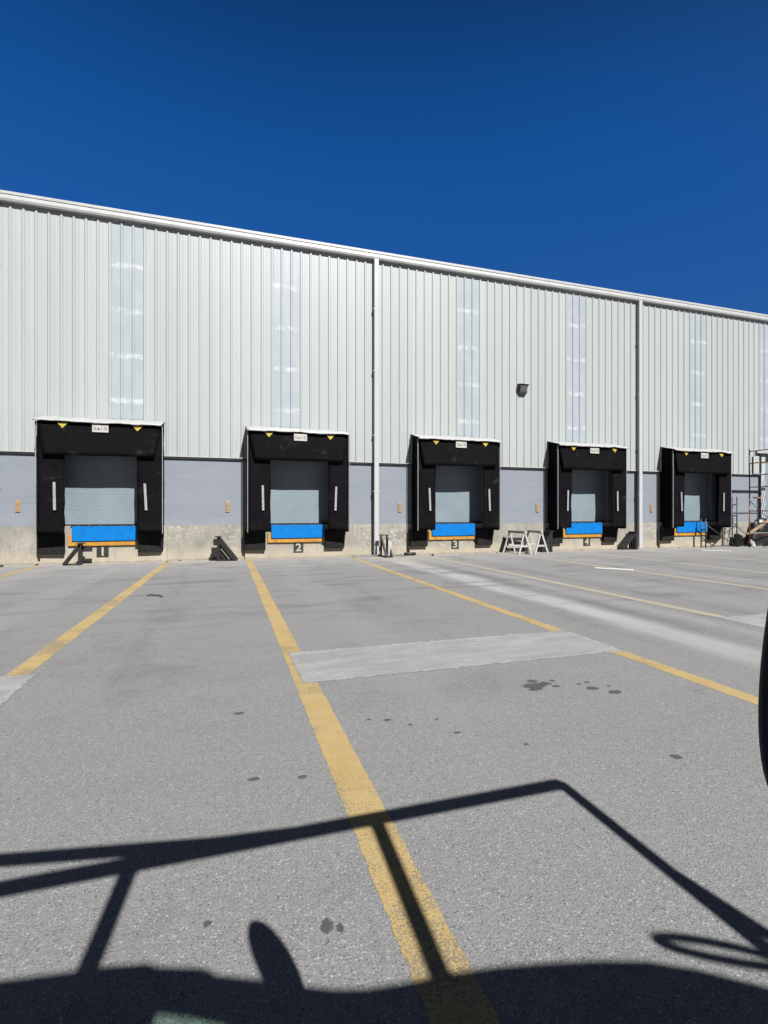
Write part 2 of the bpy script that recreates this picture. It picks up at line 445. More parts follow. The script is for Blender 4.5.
# ------------------------------------------------------------------ key dimensions (metres; wall face at y = D)
D = 17.5
ZB, ZK, ZT = 1.13, 3.34, 10.62          # top of concrete base, foot of cladding, top of cladding
DOCKS = [-3.47, 2.40, 8.23, 14.09, 19.85]
DOCK6 = 25.75
OPEN = DOCKS + [DOCK6]
OW, OH = 1.35, 4.08                     # half width and head of a door opening
XL, XR = -17.6, 52.0                    # ends of the warehouse front
RIB = .3268

# ------------------------------------------------------------------ setting
gm = MB(); gm.grid(lambda u, v: (-250+560*u, -250+500*v, 0), 8, 8)
tag(gm.build('asphalt_yard', M['asphalt']), kind='structure')

def sheet(name, poly, z, m, thick=.0015):
    b = MB(); b.slab(poly, z-thick, z)
    return tag(b.build(name, m), kind='structure')
def rough_poly(x0, x1, y0, y1, j, step=.25):
    pts = []
    def edge(ax, ay, bx, by):
        L = math.hypot(bx-ax, by-ay); n = max(1, int(L/step))
        for i in range(n):
            t = i/n; q = j*(mnoise.noise(Vector((ax+(bx-ax)*t, ay+(by-ay)*t, 3.3))*2.1)+random.uniform(-.35, .35))
            nx, ny = (by-ay)/L, -(bx-ax)/L
            pts.append((ax+(bx-ax)*t+nx*q, ay+(by-ay)*t+ny*q))
    edge(x0, y0, x1, y0); edge(x1, y0, x1, y1); edge(x1, y1, x0, y1); edge(x0, y1, x0, y0)
    return pts
# yellow bay lines
def bay_line(xa, ya, xb, yb, w):
    n = int(abs(yb-ya)/.05); L = []; Rr = []
    for i in range(n+1):
        t = i/n; x = xa+(xb-xa)*t; y = ya+(yb-ya)*t
        e = .011
        L.append((x-w/2+e*(1.0*mnoise.noise(Vector((xa*9, y*9, 1)))*.6+random.uniform(-.4, .4)), y))
        Rr.append((x+w/2+e*(1.0*mnoise.noise(Vector((xa*9, y*9, 5)))*.6+random.uniform(-.4, .4)), y))
    b = MB()
    A = [b.bm.verts.new((x, y, .0014)) for x, y in L]; B = [b.bm.verts.new((x, y, .0014)) for x, y in Rr]
    for i in range(n): b.bm.faces.new((A[i], B[i], B[i+1], A[i+1]))
    return tag(b.build('bay_line', M['line']), kind='structure')
for a in ((-5.13, 4.2, -5.1, 17.0, .17), (-1.86, 5.58, -1.66, 17.28, .20), (.655, -6.0, .76, 17.3, .20), (4.105, -4.0, 4.185, 17.3, .175),
          (7.0, 2.0, 6.87, 17.3, .17), (10.5, 2.0, 10.2, 17.3, .16), (13.0, 3.0, 13.4, 17.2, .14), (16.3, 5.0, 16.4, 17.2, .13), (19.1, 6, 19.1, 17.0, .13), (22.2, 6, 22.2, 15.0, .13)):
    bay_line(*a)
# concrete trench fills across the bays
for x0, x1 in ((-5.0, -1.70), (.69, 4.22), (6.86, 10.2)):
    b = MB(); b.bm.faces.new([b.bm.verts.new((px, py, .0022)) for px, py in rough_poly(x0-.03, x1+.03, 4.52, 5.60, .02, .09)])
    tag(b.build('concrete_patch', M['patch']), kind='structure')
# white painted dashes far out
WP = paint('white_ground_paint', (.52, .52, .50), .85, .1, 9, .2, dirt=(.3, .3, .3), dirt_amt=.7, dscale=5)
for (ax, ay), (bx, by) in (((9.87, 11.7), (10.5, 10.95)), ((18.7, 15.9), (19.6, 15.3))):
    dx, dy = bx-ax, by-ay; L = math.hypot(dx, dy); nx, ny = -dy/L*.09, dx/L*.09
    sheet('white_ground_mark', [(ax-nx, ay-ny), (bx-nx, by-ny), (bx+nx, by+ny), (ax+nx, ay+ny)], .002, WP)
# oil stains
def blob(x, y, rx, ry, seed, z=.0018):
    z += seed*.00002
    rr = random.Random(seed); n = 22; ph = rr.uniform(0, 9)
    pts = [(x+rx*math.cos(2*PI*i/n)*(1+.42*mnoise.noise(Vector((math.cos(2*PI*i/n)*1.6, math.sin(2*PI*i/n)*1.6, seed*1.7)))),
            y+ry*math.sin(2*PI*i/n)*(1+.42*mnoise.noise(Vector((math.cos(2*PI*i/n)*1.6, math.sin(2*PI*i/n)*1.6, seed*1.7))))) for i in range(n)]
    b = MB(); b.bm.faces.new([b.bm.verts.new((px, py, z)) for px, py in pts])
    tag(b.build('oil_stain', M['stain']), kind='structure')
for i, (x, y, rx, ry) in enumerate(((2.60, 3.86, .085, .05), (2.73, 3.88, .05, .035), (2.66, 3.97, .04, .03), (2.79, 3.80, .03, .022), (2.56, 3.78, .05, .02), (2.85, 3.93, .02, .02),
        (3.06, 3.66, .045, .03), (3.18, 3.52, .05, .03), (3.12, 3.80, .022, .015), (3.02, 3.78, .018, .015), (3.24, 3.66, .015, .012),
        (.365, 1.845, .021, .026), (.405, 1.822, .010, .014), (.16, 2.99, .025, .016), (.43, 2.93, .022, .014), (2.70, 2.47, .03, .022),
        (1.15, 3.55, .02, .016), (1.28, 3.42, .014, .012), (1.02, 3.6, .012, .012), (1.55, 3.2, .022, .014), (1.5, 3.45, .012, .01), (1.9, 2.9, .016, .012), (.1, 4.0, .03, .02), (-.06, 1.99, .012, .012))):
    blob(x, y, rx*1.7, ry*1.7, i+1)

# ------------------------------------------------------------------ warehouse
wh = empty('warehouse', (XL, D, 0), 0, 'long warehouse with white ribbed steel cladding over a grey block and concrete wall', 'warehouse')
OFF = (-XL, -D, 0)     # parts are modelled in world metres and hung on the warehouse base
def whpart(b, name, m, **kw): return b.build(name, m, wh, OFF, **kw)

def in_open(x):
    return any(abs(x-c) < OW for c in OPEN)
YM = D-.055                              # cladding flat
def clad_profile():
    xs = []
    x = -5.97 - RIB*math.ceil((-5.97-XL)/RIB)
    while x < XR:
        xs += [(x-.048, 0), (x-.022, .032), (x+.022, .032), (x+.048, 0), (x+.125, 0), (x+.135, .004), (x+.19, .004), (x+.20, 0)]
        x += RIB
    return xs
prof = clad_profile()
# openings cut at exact columns
cuts = []
for c in OPEN: cuts += [(c-OW-.02, None), (c+OW+.02, None)]
def prof_depth(x):
    for i in range(len(prof)-1):
        if prof[i][0] <= x <= prof[i+1][0]:
            a, b = prof[i], prof[i+1]
            return a[1]+(b[1]-a[1])*(x-a[0])/max(1e-6, b[0]-a[0])
    return 0
allx = sorted(prof + [(c, prof_depth(c)) for c, _ in cuts])
cb = MB()
cols = []
for x, d in allx: cols.append((x, YM-d))
bmv = {}
def V(x, y, z):
    kk = (round(x, 4), round(z, 3))
    if kk not in bmv: bmv[kk] = cb.bm.verts.new((x, y, z))
    return bmv[kk]
LV = [ZK, OH+.02, 7.1, ZT]
for (xa, ya), (xb, yb) in zip(cols[:-1], cols[1:]):
    if xb-xa < 1e-5: continue
    for i in range(3):
        if i == 0 and any(abs((xa+xb)/2-c) < OW+.02 for c in OPEN): continue
        cb.bm.faces.new((V(xa, ya, LV[i]), V(xb, yb, LV[i]), V(xb, yb, LV[i+1]), V(xa, ya, LV[i+1])))
whpart(cb, 'cladding', M['clad'], solid=.002)
# translucent sheets: same profile, laid 6 mm proud
for xc in (-12.7, -7.9, -2.85, 2.03, 8.9, 13.8, 20.5, 24.45, 31.3, 36.2):
    n0 = round((xc - 1.5*RIB + 5.97)/RIB); xs0 = -5.97+n0*RIB
    b = MB(); pts = []
    for i in range(4):
        x = xs0+i*RIB
        pts += [(x-.048, 0), (x-.022, .032), (x+.022, .032), (x+.048, 0)]
    pts = [(xs0+.024, .030)]+pts[3:-4]+[(xs0+3*RIB-.05, 0)]
    for (xa, da), (xb, db) in zip(pts[:-1], pts[1:]):
        q = [b.bm.verts.new(p) for p in ((xa, YM-da-.006, 4.45), (xb, YM-db-.006, 4.45), (xb, YM-db-.006, ZT-.02), (xa, YM-da-.006, ZT-.02))]
        b.bm.faces.new(q)
    bmesh.ops.remove_doubles(b.bm, verts=b.bm.verts, dist=1e-4)
    whpart(b, 'skylight_panel', M['sky'], solid=.002)
# block wall piers between the openings, and lintel backing
edges = [XL] + [v for c in OPEN for v in (c-OW, c+OW)] + [XR]
for i in range(0, len(edges), 2): whpart(MB().box(edges[i], edges[i+1], D, D+.2, ZB, ZK+.3), 'block_wall', M['block'])
b = MB(); b.box(XL, XR, D-.004, D+.3, -.3, ZB-.002)
whpart(b, 'concrete_base', M['conc'])
for c in OPEN:
    b = MB(); b.box(c-1.74, c+1.74, D-.10, D-.006, -.2, ZB+.005)
    whpart(b, 'dock_plinth', M['plinth'], bevel=.012)
# reveals, doors
for c in OPEN:
    for s in (-1, 1):
        whpart(MB().box(*sorted((c+s*OW, c+s*(OW+.06))), D-.04, D+.24, ZK+.31, OH), 'door_jamb', M['trim'])
        whpart(MB().box(*sorted((c+s*(OW-.045), c+s*(OW-.004))), D+.055, D+.10, ZB+.006, OH), 'door_track', M['alu'])
    whpart(MB().box(c-OW-.06, c+OW+.06, D-.04, D+.24, OH+.002, OH+.10), 'door_head', M['trim'])
    b = MB()
    nsec = 6; hh = (OH-ZB-.01)/nsec
    for i in range(nsec):
        z0 = ZB+.008+i*hh
        b.box(c-OW+.03, c+OW-.03, D+.115, D+.155, z0+.0015, z0+hh-.0015)
        for j in range(1, 4): b.box(c-OW+.032, c+OW-.032, D+.113, D+.116, z0+hh*j/4-.004, z0+hh*j/4+.004)
    b.box(c-OW+.02, c+OW-.02, D+.15, D+.17, ZB+.007, OH)
    d = whpart(b, 'dock_door', M['door'])
    b = MB(); b.box(c-OW+.03, c+OW-.03, D+.10, D+.15, ZB+.007, ZB+.05)
    b.build('rubber_seal', M['rubber'], d)
# foot flashing of the cladding
for i in range(0, len(edges), 2):
    whpart(MB().box(edges[i]+(.03 if i else 0), edges[i+1]-.03, YM-.036, D-.002, ZK-.012, ZK+.004), 'foot_flashing', M['trim'])
    whpart(MB().box(edges[i]+(.03 if i else 0), edges[i+1]-.03, YM-.010, D-.001, ZK-.062, ZK-.013), 'foot_shade_strip', M['dark'])  # dark strip paints in the shadow line under the cladding foot
# eave gutter: rounded face, lip, drip
gp = [(D-.02, 10.61), (D-.135, 10.575), (D-.195, 10.60), (D-.22, 10.66), (D-.215, 10.735), (D-.20, 10.775), (D-.222, 10.785), (D-.222, 10.81), (D-.18, 10.81), (D-.17, 10.79), (D-.02, 10.79)]
b = MB()
A = [b.bm.verts.new((XL-.1, y, z)) for y, z in gp]; B = [b.bm.verts.new((XR+.1, y, z)) for y, z in gp]
for i in range(len(gp)):
    f = b.bm.faces.new((A[i], B[i], B[(i+1) % len(gp)], A[(i+1) % len(gp)]))
b.bm.faces.new(A); b.bm.faces.new(B[::-1])
whpart(b, 'gutter', M['trim'])
b = MB(); b.prism([(XL-.12, 10.83), (XR+.12, 10.83), (XR+.12, 10.885), (XL-.12, 10.885)], D-.19, D-.02)
whpart(b, 'roof_edge_trim', M['trim'])
b = MB()
b.hexa([(XL-.1, D-.015, 10.835), (XR+.1, D-.015, 10.835), (XR+.1, D+30, 13.2), (XL-.1, D+30, 13.2), (XL-.1, D-.015, 10.86), (XR+.1, D-.015, 10.86), (XR+.1, D+30, 13.24), (XL-.1, D+30, 13.24)])
whpart(b, 'roof', M['roofm'])
whpart(MB().box(XL, XL+.1, D+.21, D+30, 0, 10.8), 'end_wall', M['clad'])
whpart(MB().box(XR-.1, XR, D+.21, D+30, 0, 10.8), 'end_wall', M['clad'])
whpart(MB().box(XL+.11, XR-.11, D+29.9, D+30, 0, 13), 'end_wall', M['clad'])
# downspouts
for x in (-6.33, 5.185, 16.95, 28.6, 40.3, -17.0):
    b = MB(); b.box(x-.085, x+.085, D-.235, D-.115, .12, 10.60)
    dp = whpart(b, 'downspout', M['pipe'], bevel=.015)
    for z in (2.3, 4.3, 6.6, 8.8): MB().box(x-.11, x+.11, D-.238, D-.09, z-.02, z+.02).build('pipe_strap', M['trim'], dp)
    b = MB(); b.hexa([(x-.085, D-.235, .03), (x+.085, D-.235, .03), (x+.085, D-.05, .15), (x-.085, D-.05, .15), (x-.086, D-.236, .16), (x+.086, D-.236, .16), (x+.086, D-.06, .27), (x-.086, D-.06, .27)])
    b.build('outlet_elbow', M['pipe'], dp)

# ------------------------------------------------------------------ dock shelters
SH_LABEL = [
    'black dock shelter over the number 1 plate, with a steel trestle below its left side',
    'black dock shelter over the number 2 plate, with scuffs on its right side',
    'black dock shelter over the number 3 plate, between a downspout and the white sawhorses',
    'black dock shelter over the number 4 plate, just right of the white sawhorses',
    'black dock shelter farthest right, between the second downspout and the scaffold tower']
def shelter(c, i):
    rr = random.Random(30+i)
    t = empty('dock_shelter', (c, D, 0), 0, SH_LABEL[i], 'dock shelter', 'black dock shelters along the loading wall')
    F = -.70; W = (1.66, 1.665, 1.64, 1.64, 1.64)[i]
    zt_f, zt_w = 4.18, 4.36
    def wr(x, z, a=.02): return a*mnoise.noise(Vector((x*1.3+i*7, z*1.1, i*3.1)))
    # fabric side walls
    for s in (-1, 1):
        b = MB()
        def fn(u, v, s=s):
            y = -.003+(F+.033)*u
            zt = zt_w+(zt_f-zt_w)*u
            z = .88+(zt-.88)*v
            bulge = .05*mnoise.noise(Vector((u*2.5+i*4, v*8, s*5+i)))*math.sin(PI*u)+.015*mnoise.noise(Vector((u*7, v*19, i*3)))*math.sin(PI*u)
            return (s*(W-.015)+bulge, y, z)
        b.grid(fn, 8, 24)
        b.build('side_wall', M['fab'], t, solid=.01)
        b = MB(); b.box(*sorted((s*(W+.004), s*(W+.022))), F-.012, F+.04, .90, zt_f-.01)
        b.build('corner_trim', M['alu'], t)
        # front side curtain with stripe
        b = MB()
        xi, xo = .965+rr.uniform(-.015, .02), W-.014
        def fn2(u, v, s=s, xi=xi, xo=xo):
            x = xi+(xo-xi)*u
            if u < .01: x += .03*mnoise.noise(Vector((v*5, i*9, s)))
            z = .93+rr0[s]*(1-u)+(zt_f-.12-.93-rr0[s]*(1-u))*v
            return (s*x, F+.03+wr(s*x, z, .03)*(1-u)+.05*(1-u)*(1-v), z)
        rr0 = {-1: rr.uniform(-.03, .04), 1: rr.uniform(-.03, .04)}
        b.grid(fn2, 6, 24)
        cu = b.build('side_curtain', M['fab'], t, solid=.02)
        tilt = rr.uniform(-.02, .02)
        b = MB(); b.hexa([(s*1.20-.034+tilt, F-.022, 1.61), (s*1.20+.034+tilt, F-.022, 1.61), (s*1.20+.034+tilt, F+.01, 1.61), (s*1.20-.034+tilt, F+.01, 1.61),
                          (s*1.20-.034-tilt, F-.022, 2.42), (s*1.20+.034-tilt, F-.022, 2.42), (s*1.20+.034-tilt, F+.01, 2.42), (s*1.20-.034-tilt, F+.01, 2.42)])
        b.build('guide_stripe', M['stripe'], cu)
        # lower pad against the wall
        b = MB()
        a0, a1 = (-1.08, -1.78) if s < 0 else (.93, 1.66)
        o2 = .05 if s > 0 else 0
        b.hexa([(a0, -.24, .30+rr.uniform(-.02, .02)), (a1-max(0, s)*.07, -.24, .31), (a1-max(0, s)*.02, -.105, .33), (a0, -.105, .34), (a0, -.27, .93), (a1, -.27, .93), (a1, -.105, .93), (a0, -.105, .93)])
        b.build('lower_pad', M['fab2'], t, bevel=.02)
    # head curtain: hangs from the front beam, a little proud of the side curtains, corners drawn in
    b = MB()
    sag = rr.uniform(-.03, .03); HB = 3.21 if i == 0 else 3.24
    def fh(u, v):
        half = 1.46+(W-.02-1.46)*v
        x = -half+2*half*u
        z = HB+sag*(u-.5)+.012*mnoise.noise(Vector((u*6, i*5, 2)))*(1-v)+(zt_f-.02-HB)*v
        return (x, F-.035-.04*(1-v)+wr(x, z, .03)*(1-v), z)
    b.grid(fh, 24, 8)
    hc = b.build('head_curtain', M['fab'], t, solid=.02)
    b = MB(); b.box(-W+.03, W-.03, F+.02, F+.06, zt_f-.16, zt_f-.03)
    b.build('front_beam', M['blackst'], t)
    for s in (-1, 1):
        x = s*1.0+rr.uniform(-.02, .02); z = zt_f-.05
        b = MB(); b.prism([(x-.135, z), (x, z-.15), (x+.135, z)], F-.079, F-.066)
        b.build('yellow_marker', M['yellow'], hc)
    # roof sheet with a crumpled white front lip
    b = MB()
    def fr(u, v):
        x = -W-.05+(2*W+.06)*u
        if v <= .75:
            q = v/.75
            return (x, -.04+(F-.09)*q, zt_w+.07+(zt_f+.035-zt_w-.07)*q+.02*mnoise.noise(Vector((u*7, q*2, i*2.2))))
        q = (v-.75)/.25
        jag = .035*mnoise.noise(Vector((u*5, i*4.1, 7)))+.02*mnoise.noise(Vector((u*21, i*4.1, 7)))
        return (x, F-.13-.012*q, zt_f+.045+.02*mnoise.noise(Vector((u*7, 2, i*2.2)))-(.06+jag)*q)
    b.grid(fr, 30, 8)
    b.build('roof_sheet', M['flash'], t, solid=.006)
    b = MB(); b.box(-W+.02, W-.02, F+.065, -.06, zt_f-.03, zt_f-.005)
    b.build('roof_liner', M['fab'], t)
    # company plate
    b = MB(); b.box(-.215, .215, F-.098, F-.086, 3.90, 4.125)
    sg = b.build('sign_board', M['sign'], t, bevel=.003)
    for ch, x in (('G', -.135), ('L', .04), ('G', .135)):
        text_mesh('letter', ch, .115, M['ink'], sg, (x, F-.099, 4.01), sx=.9)
    b = MB(); b.prism([(-.085, 3.972), (-.005, 3.972), (-.045, 4.04)], F-.1005, F-.0985); b.build('letter', M['ink'], sg)
    return t
for i, c in enumerate(DOCKS): shelter(c, i)

# ------------------------------------------------------------------ dock levellers (blue lip, orange frame)
LV_LABEL = ['blue dock leveller lip in an orange frame above the number 1 plate', 'blue dock leveller lip in an orange frame above the number 2 plate',
            'blue dock leveller lip in an orange frame above the number 3 plate', 'blue dock leveller lip in an orange frame above the number 4 plate',
            'blue dock leveller lip behind thin scaffold braces, farthest right']
def leveller():
    t = empty('dock_leveller', (0, 0, 0))
    b = MB()
    b.box(-.89, .89, -.20, -.17, .675, 1.125)
    for x in (-.8, -.4, 0, .4, .8): b.box(x-.02, x+.02, -.17, -.125, .70, 1.10)
    lip = b.build('lip', M['blue'], t, bevel=.006)
    for j in range(6):
        x = -.75+j*.3
        MB().tube([(x-.1, -.185, 1.138), (x+.1, -.185, 1.138)], .018, 8).build('hinge', M['blackst'], lip)
    b = MB(); b.box(-.93, .93, -.165, -.012, 1.132, 1.150)
    b.build('deck_edge', M['blackst'], t)
    b = MB()
    b.box(-1.0, 1.0, -.165, -.105, .53, .655)
    b.box(-1.0, -.90, -.160, -.104, .656, .86); b.box(.90, 1.0, -.160, -.104, .656, .86)
    b.build('pit_frame', M['orange'], t, bevel=.006)
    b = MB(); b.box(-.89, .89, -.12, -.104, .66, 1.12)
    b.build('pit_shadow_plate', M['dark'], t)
    return t
def copy_tree(o, parent=None):
    c = o.copy(); COL.objects.link(c)
    c.parent = parent
    for ch in list(o.children): copy_tree(ch, c)
    return c
lv0 = leveller()
lvs = [lv0] + [copy_tree(lv0) for _ in range(4)]
for i, o in enumerate(lvs):
    o.location = (DOCKS[i], D, 0)
    tag(o, LV_LABEL[i], 'dock leveller', 'blue dock levellers')

# number plates
for i, (dx, tx) in enumerate(((-.08, '1'), (.03, '2'), (.08, '3'), (.18, '4'))):
    w = .165 if i != 2 else .15
    b = MB(); b.box(-w, w, -.112, -.1015, .175, .49)
    p = b.build('number_plate', M['plate'], None, (DOCKS[i]+dx, D, 0))
    tag(p, 'black square with a cream number %s on the concrete below a dock' % tx, 'number plate', 'dock number plates')
    text_mesh('digit', tx, .36, M['cream'], p, (0, -.1125, .335), sx=1.15, bold=.008)

# orange dock signals on the grey wall
near = ['left of the first dock shelter', 'left of the second dock shelter', 'between the first downspout and the third dock shelter', 'above the white sawhorses', 'between the second downspout and the fifth dock shelter']
for i, x in enumerate((-5.8, .11, 6.13, 11.97, 17.72)):
    t = empty('dock_signal', (x, D, 1.55), 0, 'faded orange signal box ' + near[i], 'signal light', 'orange signal boxes on the grey wall')
    b = MB(); b.box(-.065, .065, -.03, -.002, 0, .36); b.build('housing', M['ostamp'], t, bevel=.015)
    for z in (.10, .26):
        b = MB(); b.tube([(0, -.029, z), (0, -.038, z)], .048, 16); b.build('lens', M['amber'], t)

# wall lamp
t = empty('wall_lamp', (11.21, D-.09, 6.20), 0, 'black flood lamp high on the white cladding between two pale sheets', 'wall lamp')
b = MB()
b.prism([(-.24, .05), (-.17, 0), (.17, 0), (.24, .06), (.26, .46), (.22, .50), (-.22, .50), (-.26, .44)], -.10, .0)
b.hexa([(-.25, -.10, .36), (.26, -.10, .36), (.26, 0.0, .36), (-.25, 0, .36), (-.25, -.27, .47), (.27, -.27, .47), (.26, 0, .52), (-.25, 0, .52)])
b.hexa([(-.24, -.11, .10), (-.19, -.11, .10), (-.19, -.02, .10), (-.24, -.02, .10), (-.25, -.26, .46), (-.20, -.26, .46), (-.20, -.02, .46), (-.25, -.02, .46)])
b.build('housing', M['lampb'], t, bevel=.012)
t.scale = (.8, .8, .8)
b = MB(); b.hexa([(-.185, -.115, .11), (.185, -.115, .11), (.185, -.09, .11), (-.185, -.09, .11), (-.195, -.235, .40), (.215, -.235, .40), (.215, -.10, .40), (-.195, -.10, .40)])
b.build('lens', M['lens'], t, bevel=.006)

# ------------------------------------------------------------------ trailer stands and trestles by the wall
def stand(name, loc, rz, label, H=.77, L=.6, gap=.16, plates=True, bars=2, m='blackst'):
    t = empty(name, loc, rz, label, 'steel stand', 'black steel stands by the wall')
    for j in range(bars):
        y = -gap/2+gap*j/max(1, bars-1)
        b = MB()
        b.bar((0, y, 0), (0, y, H), .085, .05, (0, 1, 0)); b.build('upright', M[m], t, bevel=.004)
        b = MB(); b.bar((.0, y, H-.02), (L, y, .02), .085, .05, (0, 1, 0)); b.build('sloping_leg', M[m], t, bevel=.004)
    b = MB(); b.box(-.10, .06, -gap/2-.05, gap/2+.05, H, H+.03); b.build('top_plate', M[m], t, bevel=.004)
    b = MB(); b.bar((0, 0, .03), (L*.98, 0, .03), gap, .02); b.build('foot', M[m], t)
    if plates:
        MB().box(-.15, 0.0, -gap/2-.02, -gap/2, H*.66, H*.93).build('side_plate', M[m], t, bevel=.003)
        MB().box(-.21, 0.0, -gap/2-.02, -gap/2, H*.2, H*.58).build('side_plate', M[m], t, bevel=.003)
        MB().prism([(.0, .03), (L*.9, .03), (.0, H*.9)], gap/2-.01, gap/2+.005).build('web_plate', M[m], t)
        b = MB(); b.bar((.08, -gap/2-.03, H*.52), (L*.62, -gap/2-.03, .06), .025, .02, (0, 1, 0)); b.build('sun_slash_bar', M['greyst'], t)  # pale bar standing in for a slash of sunlight through the frame
    return t
stand('trailer_stand', (-.16, 16.96, 0), R(-8), 'black triangular steel stand with side plates, left of the number 2 dock', H=.76, L=.56, gap=.2)
stand('trailer_stand', (5.36, 16.95, 0), R(-86), 'narrow black stand with a pale face, right of the white downspout near dock 3', H=.74, L=.5, gap=.22, plates=False)
stand('trailer_stand', (16.42, 17.15, 0), R(172), 'black stand with leaning bars, left of the second white downspout', H=.72, L=.62, gap=.42, plates=False, bars=4)
stand('trailer_stand', (12.22, 17.08, 0), R(176), 'dark stand leaning right of the white sawhorses below dock 4', H=.80, L=.40, gap=.34, plates=True, bars=3)
t = stand('trestle', (-4.02, 16.85, 0), R(180), 'thin black steel trestle standing under the left end of the number 1 lip', H=.62, L=.42, gap=.15, plates=False, bars=2)
b = MB(); b.box(-.28, -.03, -.14, -.10, .38, .56); b.build('side_plate', M['blackst'], t)
# pale panel on the narrow stand
b = MB(); b.box(5.40, 5.53, 16.60, 16.63, .05, .58)
tag(b.build('leaning_board', M['whitest'], None), 'short pale board stood against the narrow black stand', 'board')
# black frame behind the sawhorses
t = empty('steel_frame', (10.87, 17.30, 0), R(-8), 'low black rectangular frame leaning on the wall behind the white sawhorses', 'steel frame')
b = MB()
b.bar((-.44, 0, .02), (-.44, .06, .52), .07, .05); b.build('upright', M['blackst'], t)
b = MB(); b.bar((.44, 0, .02), (.44, .06, .52), .07, .05); b.build('upright', M['blackst'], t)
b = MB(); b.bar((-.47, .06, .50), (.47, .06, .50), .05, .12); b.build('rail', M['blackst'], t)
b = MB(); b.bar((-.47, 0, .10), (.47, 0, .10), .05, .12); b.build('rail', M['blackst'], t)
b = MB(); b.bar((-.40, .02, .26), (.40, .02, .26), .03, .05); b.build('rail', M['whitest'], t)

# white sawhorses
def sawhorse():
    t = empty('sawhorse', (0, 0, 0))
    b = MB(); b.box(-.04, .04, -.52, .52, .77, .86); b.build('beam', M['whitest'], t, bevel=.004)
    for y in (-.46, .46):
        for s in (-1, 1):
            b = MB(); b.bar((s*.015, y, .80), (s*.27, y*1.08, .0), .06, .035, (0, 1, 0)); b.build('leg', M['whitest'], t)
    for y in (-.47, .47):
        b = MB(); b.bar((-.20, y, .30), (.20, y, .30), .03, .07); b.build('brace', M['whitest'], t)
    return t
s0 = sawhorse(); s1 = copy_tree(s0)
s0.location = (10.55, 16.72, 0); s0.rotation_euler.z = R(4)
s1.location = (11.38, 16.78, 0); s1.rotation_euler.z = R(-5)
tag(s0, 'white A-leg sawhorse in front of the low black rectangular frame', 'sawhorse', 'white sawhorses')
tag(s1, 'white A-leg sawhorse nearer dock 4, beside the dark leaning stand', 'sawhorse', 'white sawhorses')

# ------------------------------------------------------------------ scaffolding at the right
def frame(t, x, y0, y1, z0, z1, m, step=.535, first=.55):
    for y in (y0, y1):
        b = MB(); b.tube([(x, y, z0), (x, y, z1)], .026, 10); b.build('post', m, t)
    z = first
    while z < z1:
        if z > z0:
            b = MB(); b.tube([(x, y0, z), (x, y1, z)], .021, 8); b.build('rung', m, t)
        z += step
SX, SY = 22.5, 16.72
t = empty('scaffold_tower', (SX, SY, 0), 0, 'tall wheeled scaffold tower with red lower posts in front of the last door', 'scaffold tower')
for x in (0, 2.1):
    frame(t, x, 0, -1.4, .16, 2.15, M['red'])
    frame(t, x, 0, -1.4, 2.16, 4.40, M['darkst'], .535, 2.68)
    for y in (0, -1.4):
        MB().tube([(x-.022, y, .09), (x+.022, y, .09)], .088, 18).build('caster', M['rubber'], t)
        MB().tube([(x, y, .165), (x, y, .20)], .03, 8).build('caster_stem', M['darkst'], t)
for y in (0, -1.4):
    for (za, zb) in ((2.05, .6), (.6, 2.05)):
        if y == -1.4 or za > zb:
            b = MB(); b.tube([(.0, y-.03, za), (2.1, y-.03, zb)], .014, 8); b.build('cross_brace', M['darkst'], t)
b = MB(); b.tube([(0, 0, .62), (2.1, 0, .62)], .02, 8); b.build('ledger', M['greyst'], t)
b = MB(); b.tube([(0, -1.4, 3.74), (2.1, -1.4, 3.74)], .02, 8); b.build('ledger', M['darkst'], t)
for j, y in enumerate((-.48,)):
    b = MB(); b.box(-.10, 2.4, y, y+.10, 3.735, 3.775); b.build('plank', M['plank'], t)
b = MB(); b.box(.02, .26, -.34, -.14, 2.185, 2.235); b.build('plank', M['plank'], t)
tag(MB().bar((22.62, 16.9, .55), (24.9, 16.95, 1.62), .16, .04).build('leaning_plank', M['pale'], None), 'pale timber plank slanting across the black tarpaulin behind the scaffold tower', 'plank')

t = empty('low_scaffold', (20.55, 17.0, 0), 0, 'low thin scaffold frame with crossed braces standing before the last blue lip', 'scaffold frame')
frame(t, -.42, .12, -.10, 0, 1.28, M['darkst'], .5, .3)
frame(t, 1.42, .12, -.10, 0, 2.25, M['darkst'], .5, .4)
for (a, c2) in (((-.42, .0, 1.1), (1.42, -.02, .05)), ((-.0, -.06, .05), (1.42, -.06, 1.05)), ((-.42, .05, .06), (1.42, .05, .06))):
    b = MB(); b.tube([a, c2], .017, 8); b.build('cross_brace', M['darkst'], t)

# tarpaulin heap
def heap(name, cx, cy, rx, ry, h, seed, m, label, cat, flat=.0):
    b = MB(); nu, nv = 40, 14
    def fn(u, v):
        a = 2*PI*u; r = (1-v)
        rad = 1+.25*mnoise.noise(Vector((math.cos(a)*1.5, math.sin(a)*1.5, seed)))
        z = h*(1-r**2.6)*(1+.35*mnoise.noise(Vector((math.cos(a)*2*r, math.sin(a)*2*r, seed+4))))
        x = rx*rad*math.cos(a)*r**.7; y = ry*rad*math.sin(a)*r**.7
        q = Vector((x*3.3, y*3.3, z*3.3+seed))
        d = .09*h*(mnoise.noise(q*1.0)+.6*mnoise.noise(q*2.3))
        return (x+d, y+d*.6, max(0.0, z+d*(1-r)))
    b.grid(fn, nu, nv)
    bmesh.ops.remove_doubles(b.bm, verts=b.bm.verts, dist=.002)
    return tag(b.build(name, m, None, (cx, cy, 0)), label, cat)
heap('tarpaulin_heap', 24.25, 17.2, 1.25, .32, 1.25, 3.3, M['tarp'], 'large black crumpled tarpaulin heap against the wall behind the scaffold tower', 'tarpaulin')
